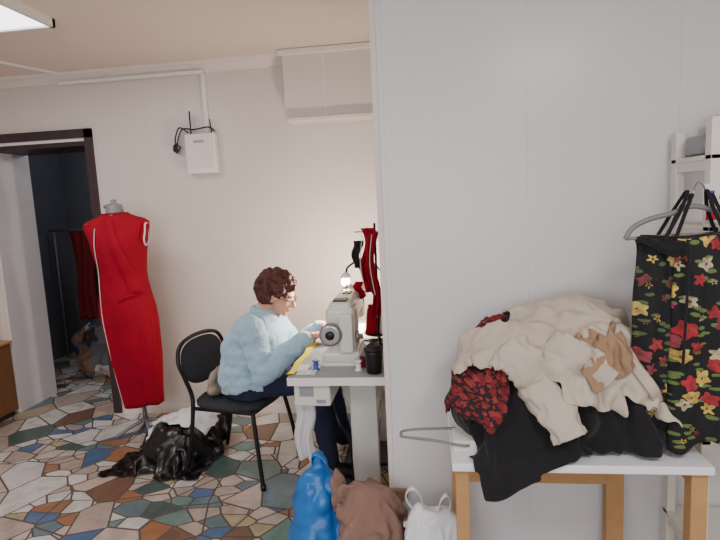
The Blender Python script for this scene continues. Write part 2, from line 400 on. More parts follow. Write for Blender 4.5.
# ---------------------------------------------------------------- mannequin with red dress
mq=empty('mannequin',(-1.94,3.2,.8))
XF=Matrix.Translation((-1.925,3.2,0))@Matrix.Rotation(math.radians(10),4,'Z')@Matrix.Rotation(math.radians(-1.2),4,'Y')@Matrix.Diagonal((.98,1,1,1))
def drings(spec,n=96,fold=0):
    out=[]
    for z,hw,dp,cx,cy in spec:
        r=[]
        for k in range(n):
            a=2*math.pi*k/n; ca,sa=math.cos(a),math.sin(a)
            x=math.copysign(abs(ca)**.9,ca); y=math.copysign(abs(sa)**.9,sa)
            lo=max(0,min(1,(1.02-z)/.5)); 
            f=1+fold*lo*.06*math.sin(a*8+1.3*math.sin(z*3))+.03*noise.noise(V((ca*2.2,sa*2.2,z*5)))+.05*lo*noise.noise(V((ca*3,sa*3,z*1.5)))
            r.append((cx+hw*x*f,cy+dp*y*f,z+.006*math.sin(a*4)*(lo>.9)))
        out.append(r)
    return out
spec=[(.20,.130,.088,.03,0),(.3,.140,.098,.026,0),(.45,.154,.108,.022,0),(.6,.168,.118,.016,0),(.74,.178,.128,.01,0),(.84,.176,.13,.006,0),(.94,.162,.12,.003,0),(1.02,.149,.11,.004,0),(1.07,.147,.108,.004,0),(1.15,.157,.12,.002,0),(1.23,.171,.13,0,0),(1.30,.184,.12,0,0),(1.355,.203,.1,0,0),(1.385,.207,.085,0,0),(1.405,.180,.075,0,0),(1.425,.12,.065,0,0),(1.445,.078,.056,0,0)]
dense=[]
for i in range(len(spec)-1):
    for t in (0,.33,.66): dense.append(tuple(spec[i][j]*(1-t)+spec[i+1][j]*t for j in range(5)))
dense.append(spec[-1])
vs,fs=loft(drings(dense,fold=1),cap=False)
d=mesh('red_dress',vs,fs,M_red,mq,smooth=True); md=d.modifiers.new('S','SOLIDIFY'); md.thickness=.006; md.offset=-1
def onfront(x,z,off=.004):
    for i in range(len(dense)-1):
        a,b=dense[i],dense[i+1]
        if a[0]<=z<=b[0]:
            t=(z-a[0])/(b[0]-a[0]); hw=a[1]*(1-t)+b[1]*t; dp=a[2]*(1-t)+b[2]*t; cx=a[3]*(1-t)+b[3]*t
            c=max(-.98,min(.98,(x-cx)/hw)); return (x,-(dp*(max(0,1-abs(c)**(2/.9)))**(.45))-off-.004,z)
    return (x,-.1,z)
tube('front_seam',[onfront(-.07-.05*math.sin((z-.2)*2.2),z,.006) for z in [.21,.35,.5,.65,.8,.95,1.1,1.25,1.36]],.0028,M_thread,mq,seg=5)
vsf=[];n=20
for i in range(n+1):
    t=i/n; z=1.42-t*.46; x=-.05+t*.13
    vsf+=[onfront(x,z,.006),onfront(x+.03+.02*t,z-.005,.018),onfront(x+.055+.02*t,z-.01,.003)]
ff=[]
for i in range(n):
    for k in range(2): ff.append((i*3+k,i*3+k+1,(i+1)*3+k+1,(i+1)*3+k))
mesh('wrap_flap',vsf,ff,M_red,mq,smooth=True)
tube('armhole_lining',[(.198,-.045,1.37),(.199,-.07,1.325),(.186,-.07,1.27),(.174,-.01,1.235),(.186,.05,1.28),(.20,.03,1.36)],.0055,M_wcloth,mq,cyc=True)
tube('neckline_piping',[(.080*math.cos(a),.058*math.sin(a),1.445) for a in [k*math.pi/6 for k in range(12)]],.005,M_red,mq,cyc=True)
tube('pocket_flap',[onfront(.0,.90,.004),onfront(.05,.925,.004),onfront(.11,.935,.004)],.005,M_red,mq)
lathe('neck_cap',(0,0,1.40),[(.068,0),(.062,.03),(.055,.06),(.05,.085),(.045,.10),(.02,.108),(.015,.12),(.02,.13),(0,.135)],M_hanger,mq)
tube('hanger_arm_1',[(-.01,0,1.50),(-.06,-.01,1.49)],.012,M_hanger,mq)
lathe('stand_pole',(.03,0,.04),[(.016,0),(.016,.3)],M_steel,mq)
for k in range(4):
    a=k*math.pi/2+.5
    tube('stand_foot_%d'%(k+1),[(.03,0,.09),(.03+.12*math.cos(a),.12*math.sin(a),.05),(.03+.19*math.cos(a),.19*math.sin(a),.018)],.012,M_hanger,mq)
XF=Matrix.Identity(4)
# ---------------------------------------------------------------- chair
ch=empty('dining_chair',(-1.07,2.77,.4))
XF=Matrix.Translation((-1.06,2.77,0))@Matrix.Rotation(math.radians(-13),4,'Z')
pad('seat',(0,0,.415),(.215,0,0),(0,.205,0),(0,0,1),.055,M_chairfab,ch)
bk=V((-.16,0,.97)).normalized()
pad('backrest',(-.232,0,.615),bk*.125,(0,.182,0),(.97,0,.16),.03,M_chairfab,ch,e=2.6)
for s,nm in((-1,'near'),(1,'far')):
    tube('front_leg_'+nm,[(.17,s*.165,.39),(.20,s*.19,.2),(.225,s*.205,.008)],.0115,M_black,ch)
    lathe('foot_cap_'+nm,(.225,s*.205,0),[(.015,0),(.015,.03)],M_black,ch)
pts=[(-.265,-.20,.008),(-.215,-.19,.2),(-.195,-.175,.38),(-.203,-.165,.46),(-.218,-.19,.56),(-.238,-.205,.65),(-.252,-.155,.73),(-.258,0,.755),(-.252,.155,.73),(-.238,.205,.65),(-.218,.19,.56),(-.203,.165,.46),(-.195,.175,.38),(-.215,.19,.2),(-.265,.20,.008)]
tube('back_frame',pts,.0115,M_black,ch)
z=.388
tube('seat_rail_1',[(-.2,-.175,z),(.17,-.165,z)],.011,M_black,ch); tube('seat_rail_2',[(-.2,.175,z),(.17,.165,z)],.011,M_black,ch)
tube('cross_bar_1',[(.17,-.165,z),(.17,.165,z)],.011,M_black,ch)
XF=Matrix.Identity(4)
# ---------------------------------------------------------------- sewing table
st=empty('sewing_table',(-.33,2.6,.37))
TT=.74
box('tabletop',(-.60,2.10,.71),(-.05,3.15,TT),M_grey,st,.005)
boxes('edge_band',[((-.603,2.097,.705),(-.047,2.10,.738)),((-.603,2.10,.705),(-.60,3.15,.738))],M_white,st)
for i,y in enumerate((2.28,3.0)):
    boxes('leg_frame_%d'%(i+1),[((-.375,y,.06),(-.255,y+.045,.70)),((-.57,y-.01,.015),(-.08,y+.055,.06)),((-.55,y,.66),(-.08,y+.045,.71))],M_mach,st,.006)
box('cross_brace',(-.33,2.3,.30),(-.30,3.0,.36),M_mach,st,.004)
boxes('foot_pedal',[((-.48,2.62,.09),(-.25,2.88,.105)),((-.38,2.3,.08),(-.355,3.02,.1))],M_black,st)
tube('pedal_rod',[(-.30,2.65,.1),(-.27,2.6,.45)],.006,M_steel,st)
box('control_box',(-.585,2.125,.605),(-.43,2.35,.705),M_mach,st,.008)
boxes('control_label',[((-.56,2.122,.65),(-.50,2.126,.69)),((-.49,2.122,.62),(-.45,2.126,.635))],M_grey,st)
lathe('motor',(-.36,2.42,.55),[(.0,0),(.06,0),(.075,.02),(.075,.16),(.06,.19),(0,.19)],M_mach,st,axis=(0,1,0))
box('motor_bracket',(-.38,2.46,.6),(-.34,2.58,.71),M_black,st)
tube('power_cable',[(-.46,2.3,.6),(-.42,2.22,.5),(-.38,2.24,.4),(-.37,2.26,.15)],.005,M_black,st)
# ---------------------------------------------------------------- sewing machine
sm=empty('sewing_machine',(-.40,2.5,.85))
box('bed',(-.49,2.25,.725),(-.31,2.80,.752),M_mach,sm,.006)
def sbox(name,a,b,m,parent,bev=.02):
    return box(name,a,b,m,parent,bev,5)
XS=-.40
sbox('pillar',(XS-.065,2.27,.745),(XS+.065,2.43,.99),M_mach,sm,.022)
sbox('pillar_foot',(XS-.085,2.26,.745),(XS+.085,2.47,.80),M_mach,sm,.018)
sbox('arm',(XS-.052,2.28,.905),(XS+.052,2.76,1.015),M_mach,sm,.022)
sbox('head',(XS-.055,2.68,.85),(XS+.052,2.785,1.02),M_mach,sm,.02)
sbox('face_plate',(XS-.04,2.785,.86),(XS+.035,2.792,1.0),M_steel,sm,.003)
WX=XS-.035; WZ=.885
lathe('handwheel',(WX,2.215,WZ),[(.0,0),(.022,0),(.030,.006),(.043,.008),(.050,.015),(.050,.028),(.042,.034),(.025,.03),(.018,.05),(.018,.06)],M_hanger,sm,axis=(0,1,0),n=32)
lathe('wheel_hub',(WX,2.206,WZ),[(.0,0),(.016,0),(.02,.005),(.02,.012)],M_black,sm,axis=(0,1,0))
lathe('wheel_rim',(WX,2.213,WZ),[(.036,0),(.046,0),(.046,.004),(.036,.004)],M_steel,sm,axis=(0,1,0),n=32)
boxes('motor_cover',[((XS-.0,2.235,.80),(XS+.06,2.275,.97))],M_mach,sm,.008)
lathe('needle_bar',(XS,2.735,.775),[(.0012,0),(.0014,.03),(.005,.035),(.005,.09)],M_steel,sm)
box('presser_foot',(XS-.018,2.727,.754),(XS+.01,2.743,.760),M_steel,sm,.001); lathe('presser_bar',(XS+.012,2.735,.758),[(.004,0),(.004,.1)],M_steel,sm)
for k,(y,z) in enumerate(((2.66,.93),(2.56,.95),(2.36,.85),(2.38,.94))):
    lathe('dial_%d'%(k+1),(XS-.052-.012*(k==2),y,z),[(.018,0),(.018,.006),(.012,.008),(.01,.022),(0,.023)],M_steel,sm,axis=(-1,0,0))
lathe('bobbin_winder',(XS+.066,2.3,.86),[(.012,0),(.028,.004),(.028,.01),(.012,.014),(.012,.03)],M_steel,sm,axis=(1,0,0))
tube('thread_guide',[(XS,2.5,1.01),(XS,2.5,1.05),(XS+.015,2.5,1.06),(XS+.03,2.5,1.05)],.003,M_steel,sm)
boxes('lube_gauge',[((XS-.02,2.5,1.012),(XS+.02,2.56,1.019)),((XS-.03,2.3,1.012),(XS+.03,2.36,1.022))],M_black,sm)
# lamp
lp=empty('sewing_lamp',(-.33,2.95,.9))
box('clamp',(-.315,2.93,.738),(-.275,2.97,.77),M_black,lp,.004)
tube('gooseneck',[(-.295,2.95,.77),(-.26,2.97,.92),(-.28,2.97,1.06),(-.36,2.93,1.13),(-.44,2.88,1.10),(-.455,2.87,1.06)],.006,M_black,lp)
AX=(-.1,.05,-1)
lathe('shade',(-.455,2.87,1.07),[(.008,0),(.018,.008),(.028,.022),(.030,.030),(.027,.030),(.022,.020),(.012,.009)],M_white,lp,axis=AX)
lathe('bulb',(-.457,2.871,1.055),[(.0,0),(.014,.01),(.024,.035),(.020,.055),(0,.068)],M_bulb,lp,axis=AX)
l=bpy.data.lights.new('lamp_light','POINT'); l.energy=34; l.color=(1,.87,.70); l.shadow_soft_size=.04
o=bpy.data.objects.new('lamp_light',l); o.location=(-.455,2.91,.95); reg(o,lp)
# thread stand
ts=empty('thread_stand',(-.26,2.58,1.0))
lathe('pole',(-.26,2.58,TT),[(.02,0),(.02,.01),(.006,.014),(.006,.60),(0,.602)],M_black,ts)
tube('top_arm',[(-.36,2.6,1.30),(-.14,2.56,1.30)],.004,M_steel,ts)
tube('guide_ring_1',[(-.30,2.6,1.305),(-.30,2.585,1.32),(-.30,2.57,1.305),(-.30,2.585,1.29)],.003,M_steel,ts,cyc=True)
lathe('spool_tray',(-.26,2.58,.80),[(.0,0),(.07,0),(.075,.008),(.07,.008),(0,.004)],M_black,ts)
for k,(dx,dy,mm) in enumerate(((-.035,-.02,M_red),(.035,-.02,M_thread),(.0,.04,M_red))):
    lathe('thread_cone_%d'%(k+1),(-.26+dx,2.58+dy,.808),[(.0,0),(.03,0),(.031,.01),(.017,.12),(.012,.125),(.012,.14),(0,.14)],mm,ts)
def hang_strip(name,x0,x1,y,z1,z0,m,parent,wv=3,ph=0,amp=.012,pinch=.25,sway=.010):
    nx,nz=14,30; vs=[];fs=[]
    for j in range(nz+1):
        t=j/nz
        for i in range(nx+1):
            s=i/nx; w=1-pinch*math.sin(t*math.pi)
            x=(x0+x1)/2+(s-.5)*(x1-x0)*w+sway*math.sin(t*7+ph)
            vs.append((x,y+amp*math.sin(s*wv*6.28+ph+t*2)*(0.4+t),z1+(z0-z1)*t+.01*math.sin(s*5+ph)*t))
    for j in range(nz):
        for i in range(nx): a=j*(nx+1)+i; fs.append((a,a+1,a+nx+2,a+nx+1))
    ob=mesh(name,vs,fs,m,parent,smooth=True); s=ob.modifiers.new('S','SOLIDIFY'); s.thickness=.002; return ob
rf=empty('red_fabric_strips',(-.30,2.57,1.15))
hang_strip('strip_1',-.335,-.265,2.562,1.32,1.0,M_red,rf,2,.5,pinch=.5,sway=.018)
hang_strip('strip_2',-.295,-.245,2.548,1.30,.90,M_red,rf,2,2.5,pinch=.3,sway=.014)
hang_strip('strip_3',-.375,-.325,2.575,1.26,1.12,M_blk,rf,2,1)
hang_strip('strip_4',-.375,-.32,2.585,1.06,.98,M_red,rf,1,2)
for k in range(2):
    tube('lace_%d'%(k+1),[(-.315+.045*k,2.535,1.29),(-.33+.045*k,2.53,1.15),(-.31+.045*k,2.53,1.0)],.0024,M_thread,rf,seg=5)
cp=empty('travel_cup',(-.25,2.16,.8))
lathe('cup_body',(-.245,2.16,TT),[(.0,0),(.030,0),(.032,.004),(.037,.085),(.037,.095)],M_black,cp)
lathe('cup_lid',(-.245,2.16,TT+.095),[(.039,0),(.039,.008),(.033,.012),(.031,.02),(0,.02)],M_shoe,cp)
for k,(x,y,mm) in enumerate(((-.30,2.24,M_dkred),(-.50,2.20,M_bluep),(-.315,2.19,M_white))):
    lathe('thread_spool',(x,y,TT),[(.0,0),(.016,0),(.016,.004),(.010,.006),(.012,.02),(.010,.036),(.016,.038),(.016,.042),(0,.042)],mm,None)
mt=[];f=[]
for i in range(40):
    y=2.13+i*.013; w=.004*math.sin(i*.35)
    mt+=[(-.612+w,y,TT+.006),(-.582+w,y,TT+.006),(-.612+w,y,TT+.001),(-.582+w,y,TT+.001)]
for i in range(39):
    a=i*4; f+=[(a,a+1,a+5,a+4),(a+2,a+3,a+7,a+6),(a,a+2,a+6,a+4),(a+1,a+3,a+7,a+5)]
mesh('measuring_tape',mt,f,M_yellow)
boxes('fabric_scraps',[((-.57,2.13,TT+.001),(-.49,2.18,TT+.006)),((-.575,2.16,TT+.006),(-.53,2.24,TT+.012))],M_wcloth)
sc=empty('scissors',(-.2,2.3,TT+.01))
tube('blade_1',[(-.17,2.25,TT+.006),(-.15,2.36,TT+.006)],.004,M_steel,sc); tube('blade_2',[(-.155,2.25,TT+.006),(-.165,2.36,TT+.006)],.004,M_steel,sc)
tube('handle_1',[(-.185,2.25,TT+.008),(-.175,2.22,TT+.008),(-.165,2.2,TT+.008),(-.185,2.195,TT+.008),(-.195,2.22,TT+.008)],.004,M_black,sc,cyc=True)
tube('handle_2',[(-.15,2.25,TT+.008),(-.14,2.22,TT+.008),(-.135,2.2,TT+.008),(-.15,2.195,TT+.008),(-.158,2.22,TT+.008)],.004,M_black,sc,cyc=True)
# ---------------------------------------------------------------- woman
wm=empty('woman',(-.95,2.74,.7))
SW,JE,SK,SH,LI=0,1,2,3,4
yc=2.74
tr_=[(-.975,.452,.125,.165),(-.985,.50,.145,.185),(-.985,.56,.150,.19),(-.98,.64,.142,.18),(-.972,.72,.138,.175),(-.952,.78,.133,.175),(-.928,.83,.115,.168),(-.900,.868,.088,.13),(-.88,.895,.062,.08)]
rings=[ring((x,yc,z),(rd,0,.0),(0,rw,0),28,2.3) for x,z,rd,rw in tr_]
prims=[('l',rings)]
segs=[((-.98,yc,.56),(-.93,yc,.82),.14,.12,SW)]
def L(p0,p1,r0,r1,lab): 
    prims.append(P_caps(p0,p1,r0,r1)); segs.append((p0,p1,r0,r1,lab))
def E(c,r,lab,rot=None):
    prims.append(P_ell(c,r,0,rot)); segs.append((c,(c[0]+.001,c[1],c[2]),min(r),min(r),lab))
prims.append(P_ell((-.86,yc,.745),(.075,.135,.07)))
for s,sh,elb,wr in((-1,(-.92,2.59,.828),(-.835,2.515,.63),(-.615,2.625,.782)),(1,(-.90,2.89,.828),(-.79,2.965,.63),(-.585,2.845,.782))):
    L(sh,elb,.066,.055,SW)
    sleeve_end=V(elb).lerp(V(wr),.86)
    L(elb,tuple(sleeve_end),.055,.039,SW)
    L(tuple(V(elb).lerp(V(wr),.8)),wr,.026,.022,SK)
    segs.append((elb,tuple(sleeve_end),.055,.042,SW))
    tgt=V((-.43,2.73,.782)); w=V(wr); dd=(tgt-w); dd.z=0; dd.normalize(); sd=V((-dd.y,dd.x,0))*(1 if s<0 else -1)
    pc=w+dd*.045
    R=Matrix((dd,sd,V((0,0,1)))).transposed()
    E(tuple(pc),(.050,.038,.0155),SK,R)
    E(tuple(w+dd*.07),(.028,.036,.013),SK,R)
    for k,(o_,ln) in enumerate(((.027,.066),(.009,.074),(-.010,.068),(-.028,.052))):
        a=w+dd*(.078-abs(o_)*.2)+sd*o_; b=a+dd*ln*.48+V((0,0,.006))+sd*o_*.12; c=b+dd*ln*.34+V((0,0,-.009))+sd*o_*.08; e=c+dd*ln*.16+V((0,0,-.010))
        L(tuple(a),tuple(b),.0088,.0082,SK); L(tuple(b),tuple(c),.0080,.0072,SK); L(tuple(c),tuple(e),.0072,.0064,SK)
    a=w+dd*.02+sd*.024; b=a+dd*.028+sd*.022+V((0,0,-.004)); c=b+dd*.032+sd*.006+V((0,0,-.006))
    L(tuple(a),tuple(b),.0125,.0100,SK); L(tuple(b),tuple(c),.0098,.0080,SK)
for s,hip,kn,an,toe in((-1,(-.97,2.655,.532),(-.60,2.62,.545),(-.555,2.66,.10),(-.40,2.65,.034)),(1,(-.97,2.825,.532),(-.585,2.87,.545),(-.515,2.87,.13),(-.37,2.85,.13))):
    L(hip,kn,.092,.066,JE); L(kn,(kn[0]*.7+an[0]*.3-.012,kn[1]*.7+an[1]*.3,kn[2]*.7+an[2]*.3),.062,.060,JE)
    L((kn[0]*.7+an[0]*.3-.012,kn[1]*.7+an[1]*.3,kn[2]*.7+an[2]*.3),an,.060,.046,JE)
    hz=.042 if s<0 else .135
    L((an[0]-.03,an[1],hz),(an[0]+.06,an[1],hz),.040,.040,SH); L((an[0]+.06,an[1],hz),toe,.040,.032,SH); L(an,(an[0],an[1],hz),.036,.036,SH)
hc=V((-.80,yc-.005,.982)); pitch=math.radians(24); yaw=math.radians(-4)
HR=(Matrix.Rotation(yaw,3,'Z')@Matrix.Rotation(pitch,3,'Y'))
SC=.97
def H(p): return tuple(hc+HR@(V(p)*SC))
L((-.89,yc,.875),H((-.025,0,-.05)),.054,.048,SK)
def HE(p,r,lab=SK): E(H(p),tuple(q*SC for q in r),lab,HR)
HE((-.012,0,.022),(.092,.073,.085)); HE((.028,0,-.022),(.062,.058,.078)); HE((.040,0,-.062),(.045,.046,.040)); HE((.064,0,-.088),(.020,.022,.016))
L(H((.082,0,.006)),H((.103,0,-.026)),.008*SC,.012*SC,SK); HE((.100,.010,-.030),(.010,.008,.007)); HE((.100,-.010,-.030),(.010,.008,.007))
HE((.066,.026,.020),(.022,.022,.008)); HE((.066,-.026,.020),(.022,.022,.008))
HE((.052,.036,-.022),(.026,.018,.016)); HE((.052,-.036,-.022),(.026,.018,.016))
HE((.084,0,-.052),(.010,.022,.006),LI); HE((.082,0,-.061),(.010,.019,.006),LI)
for s in(-1,1): HE((-.002,s*.074,-.012),(.016,.009,.028))
bme=blobmesh(prims,.0055,2)
bme.materials.clear()
for mm in(M_sweater,M_jeans,M_skin,M_shoe,M_lip): bme.materials.append(mm)
S=[(V(a),V(b),r0,r1,l) for a,b,r0,r1,l in segs]
def sdist(p,a,b,r0,r1):
    ab=b-a; t=max(0,min(1,(p-a).dot(ab)/max(ab.length_squared,1e-9)))
    return (p-(a+ab*t)).length-(r0+(r1-r0)*t)
bme.update()
for p in bme.polygons:
    c=p.center
    if c.x<-.80 and c.z<.90 and (c-hc).length>.122:
        if c.z<.50+.03*noise.noise(c*9) or (c.z<.62 and c.x>-.86 and abs(c.y-yc)<.2): p.material_index=JE
        else: p.material_index=SW
        if c.z>.888 and (c.xy-V((-.875,yc))).length<.06: p.material_index=SK
        continue
    best=min(S,key=lambda q:sdist(c,q[0],q[1],q[2],q[3])); p.material_index=best[4]
bme.update(); nn=[v.normal.copy() for v in bme.vertices]
sv=set()
for p in bme.polygons:
    if p.material_index==SW: sv.update(p.vertices)
for i in sv:
    v=bme.vertices[i]; q=v.co*1.0
    v.co=v.co+nn[i]*(.009+.014*noise.noise(V((q.x*9,q.y*9,q.z*22)))+.005*noise.noise(q*40))
jv=set()
for p in bme.polygons:
    if p.material_index==JE: jv.update(p.vertices)
for i in jv-sv:
    v=bme.vertices[i]; q=v.co; v.co=v.co+nn[i]*(.005*noise.noise(V((q.x*25,q.y*12,q.z*25))))
bo=bpy.data.objects.new('body',bme); reg(bo,wm)
lc=V((-.882,yc,.892))
tube('sweater_collar',[tuple(lc+V((.062*math.cos(a),.066*math.sin(a),-.012*math.cos(a)+.006))) for a in [k*math.pi/5 for k in range(10)]],.017,M_sweater,wm,cyc=True)
for s in(-1,1):
    lathe('eye_%d'%(1 if s<0 else 2),H((.066,s*.029,.001)),[(.0,-.012),(.008,-.009),(.012,0),(.008,.009),(0,.012)],M_eye,wm,axis=HR@V((1,0,-.2)))
    lathe('iris_%d'%(1 if s<0 else 2),H((.077,s*.030,-.001)),[(.0,0),(.005,0),(.004,.002),(0,.0025)],M_iris,wm,axis=HR@V((1,0,-.2)))
    tube('eyebrow_%d'%(1 if s<0 else 2),[H((.086,s*.014,.020)),H((.084,s*.030,.025)),H((.068,s*.046,.020))],.003,M_hair,wm)
    tube('glasses_rim_%d'%(1 if s<0 else 2),[H((.096-.012*max(0,math.cos(a)),s*(.030+.022*math.cos(a)),-.002+.017*math.sin(a))) for a in [k*math.pi/5 for k in range(10)]],.0016,M_black,wm,cyc=True,seg=6)
    tube('glasses_temple_%d'%(1 if s<0 else 2),[H((.084,s*.052,.004)),H((.05,s*.068,.004)),H((-.005,s*.080,.0))],.0016,M_black,wm,seg=6)
tube('glasses_bridge',[H((.097,-.009,.0)),H((.103,0,.003)),H((.097,.009,.0))],.0016,M_black,wm,seg=6)
hp=[P_ell(H((-.026,0,.036)),tuple(q*SC for q in(.102,.086,.085)),0,HR),P_ell(H((-.055,0,-.005)),tuple(q*SC for q in(.070,.080,.085)),0,HR)]
rr=random.Random(3)
for k in range(170):
    th_=rr.uniform(0,2*math.pi); ph_=rr.uniform(-.9,1.5)
    x=math.cos(ph_)*math.cos(th_); y=math.cos(ph_)*math.sin(th_); z=math.sin(ph_)
    p=V((-.024+.106*x,.088*y,.026+.092*z))
    if p.x>.030 and p.z<.055: continue
    if p.x>.0 and p.z<.0 : continue
    if p.z<-.07 and p.x>-.06: continue
    hp.append(P_ell(H(p),(rr.uniform(.014,.024),)*3))
blob('hair',hp,.0045,M_hair,wm,smooth=3,disp=lambda co:.005*noise.noise(V((co.x*60,co.y*60,co.z*25)))+.003*noise.noise(co*130))
# ---------------------------------------------------------------- table of clothes
TZ=.66
wt=empty('work_table',(.4,1.75,.33))
TB=box('tabletop',(.045,1.54,TZ-.025),(.775,1.965,TZ),M_table,wt,.003)
boxes('legs',[((.055,1.555,0),(.095,1.60,TZ-.025)),((.055,1.91,0),(.095,1.955,TZ-.025)),((.72,1.555,0),(.765,1.60,TZ-.025)),((.60,1.91,0),(.66,1.955,TZ-.025))],M_wood,wt,.002)
boxes('stretchers',[((.095,1.91,.40),(.60,1.94,.47)),((.065,1.6,.58),(.085,1.91,.63)),((.73,1.6,.58),(.75,1.955,.63))],M_wood,wt,.002)
rk=empty('shelving_rack',(1.2,1.83,.8))
posts=[]
for x in(.812,1.60):
    posts+=[((x,1.925,0),(x+.028,1.965,1.62)),((x,1.70,0),(x+.028,1.735,1.64))]
boxes('uprights',posts,M_shelf,rk,.002)
rungs=[]
for z in(.25,.62,1.0,1.28,1.49):
    rungs+=[((.815,1.735,z),(.835,1.925,z+.03)),((1.603,1.735,z),(1.623,1.925,z+.03))]
boxes('side_rungs',rungs,M_shelf,rk,.001)
boxes('shelves',[((.812,1.70,z+.03),(1.63,1.96,z+.045)) for z in(.25,.62,1.0,1.28,1.49)],M_shelf,rk,.002)
fo=box('foil_package',(.825,1.775,1.536),(.90,1.90,1.60),M_foil,None,.012,3)
bx=empty('cardboard_box',(1.15,1.83,1.62))
box('carton',(1.02,1.74,1.536),(1.30,1.93,1.70),M_paper,bx,.002); box('tape_strip',(1.02,1.738,1.61),(1.30,1.74,1.64),M_tan,bx)
bx=empty('cardboard_box',(.95,1.84,1.62))
box('carton',(.905,1.76,1.536),(1.0,1.93,1.66),M_paper,bx,.002); box('lid_edge',(.902,1.757,1.635),(1.003,1.933,1.664),M_white,bx,.002)
lb=empty('printed_label',(.86,1.69,1.4))
box('paper_sheet',(.79,1.690,1.335),(.89,1.6935,1.45),M_paper,lb)
boxes('red_print',[((.798,1.6885,1.345),(.883,1.690,1.37)),((.833,1.6885,1.405),(.878,1.690,1.415)),((.838,1.6885,1.42),(.848,1.690,1.44)),((.856,1.6885,1.42),(.866,1.690,1.44))],M_redp,lb)
boxes('blue_print',[((.798,1.6885,1.405),(.82,1.690,1.43))],M_bluep,lb)
sk=empty('folded_fabric_stack',(1.1,1.83,1.1))
for k,mm in enumerate((M_blk,M_wcloth,M_dkred,M_tan,M_beige)):
    box('fold_%d'%(k+1),(.88,1.73,1.046+k*.035),(1.15-.01*k,1.93,1.078+k*.035),mm,sk,.014,4)
hg=empty('clothes_hanger',(.735,1.62,1.38))
HY=1.63
tube('shoulder_bar',[(.555,HY-.005,1.305),(.575,HY-.002,1.335),(.62,HY,1.358),(.68,HY,1.372),(.735,HY,1.39),(.79,HY,1.375),(.87,HY,1.345),(.915,HY-.005,1.315)],.0075,M_hanger,hg)
tube('bottom_bar',[(.555,HY-.005,1.305),(.65,HY,1.308),(.735,HY,1.31),(.82,HY,1.308),(.915,HY-.005,1.315)],.005,M_hanger,hg)
tube('hook',[(.735,HY,1.385),(.736,HY,1.43),(.755,HY+.02,1.455),(.785,HY+.05,1.445),(.80,HY+.07,1.42)],.0028,M_steel,hg)
dr=empty('floral_dress',(.74,1.62,1.0))
def dressloft(name,x0,x1,z1,z0,yo,m,nf,amp,seed,flare=.05):
    rings=[];n=140
    cx=(x0+x1)/2; hw0=(x1-x0)/2
    for j in range(44):
        t=j/43; z=z1+(z0-z1)*t
        hw=hw0*(.93+.07*min(1,t*4)+flare*t); dp=.012+.016*min(1,t*3)
        r=[]
        for k in range(n):
            a=2*math.pi*k/n; ca,sa=math.cos(a),math.sin(a)
            f=amp*math.sin(ca*nf+1.5*math.sin(t*2+ca)+seed)*min(1,.3+t*1.5)+.006*noise.noise(V((ca*4,sa*2,t*5+seed)))
            r.append((cx+hw*ca*(1+.04*noise.noise(V((seed,sa,t*4)))),HY+yo+dp*sa+f,z+.006*math.sin(ca*5+seed)*(1-t)*.6+.022*math.sin(ca*5+seed)*t))
        rings.append(r)
    vs,fs=loft(rings,cap=False)
    d=mesh(name,vs,fs,m,dr,smooth=True); s=d.modifiers.new('S','SOLIDIFY'); s.thickness=.002
dressloft('dress_inner_panel',.585,.75,1.30,.72,.006,M_floral2,6,.007,1.0)
dressloft('dress_outer_panel',.675,.925,1.305,.70,-.030,M_floral,7,.008,2.6)
dressloft('dress_waistband',.588,.915,1.312,1.272,-.010,M_blk,5,.003,.4)
for k,(x0,x1) in enumerate(((.665,.70),(.83,.79))):
    for q,off in enumerate((-.018,.012)):
        tube('strap_%d_%d'%(k+1,q+1),[(x0+off,HY-.034,1.30),(x1+off*.5,HY-.024,1.375),(x1+off*.4+.02*(1-2*k),HY-.016,1.435-.01*q),(x1+off*.5,HY+.016,1.38),(x0+off,HY+.02,1.30)],.0055,M_blk,dr,flat=(1,0,0))
tube('belt',[(.70,HY-.065,1.29),(.695,HY-.07,1.1),(.69,HY-.07,.95)],.004,M_blk,dr)
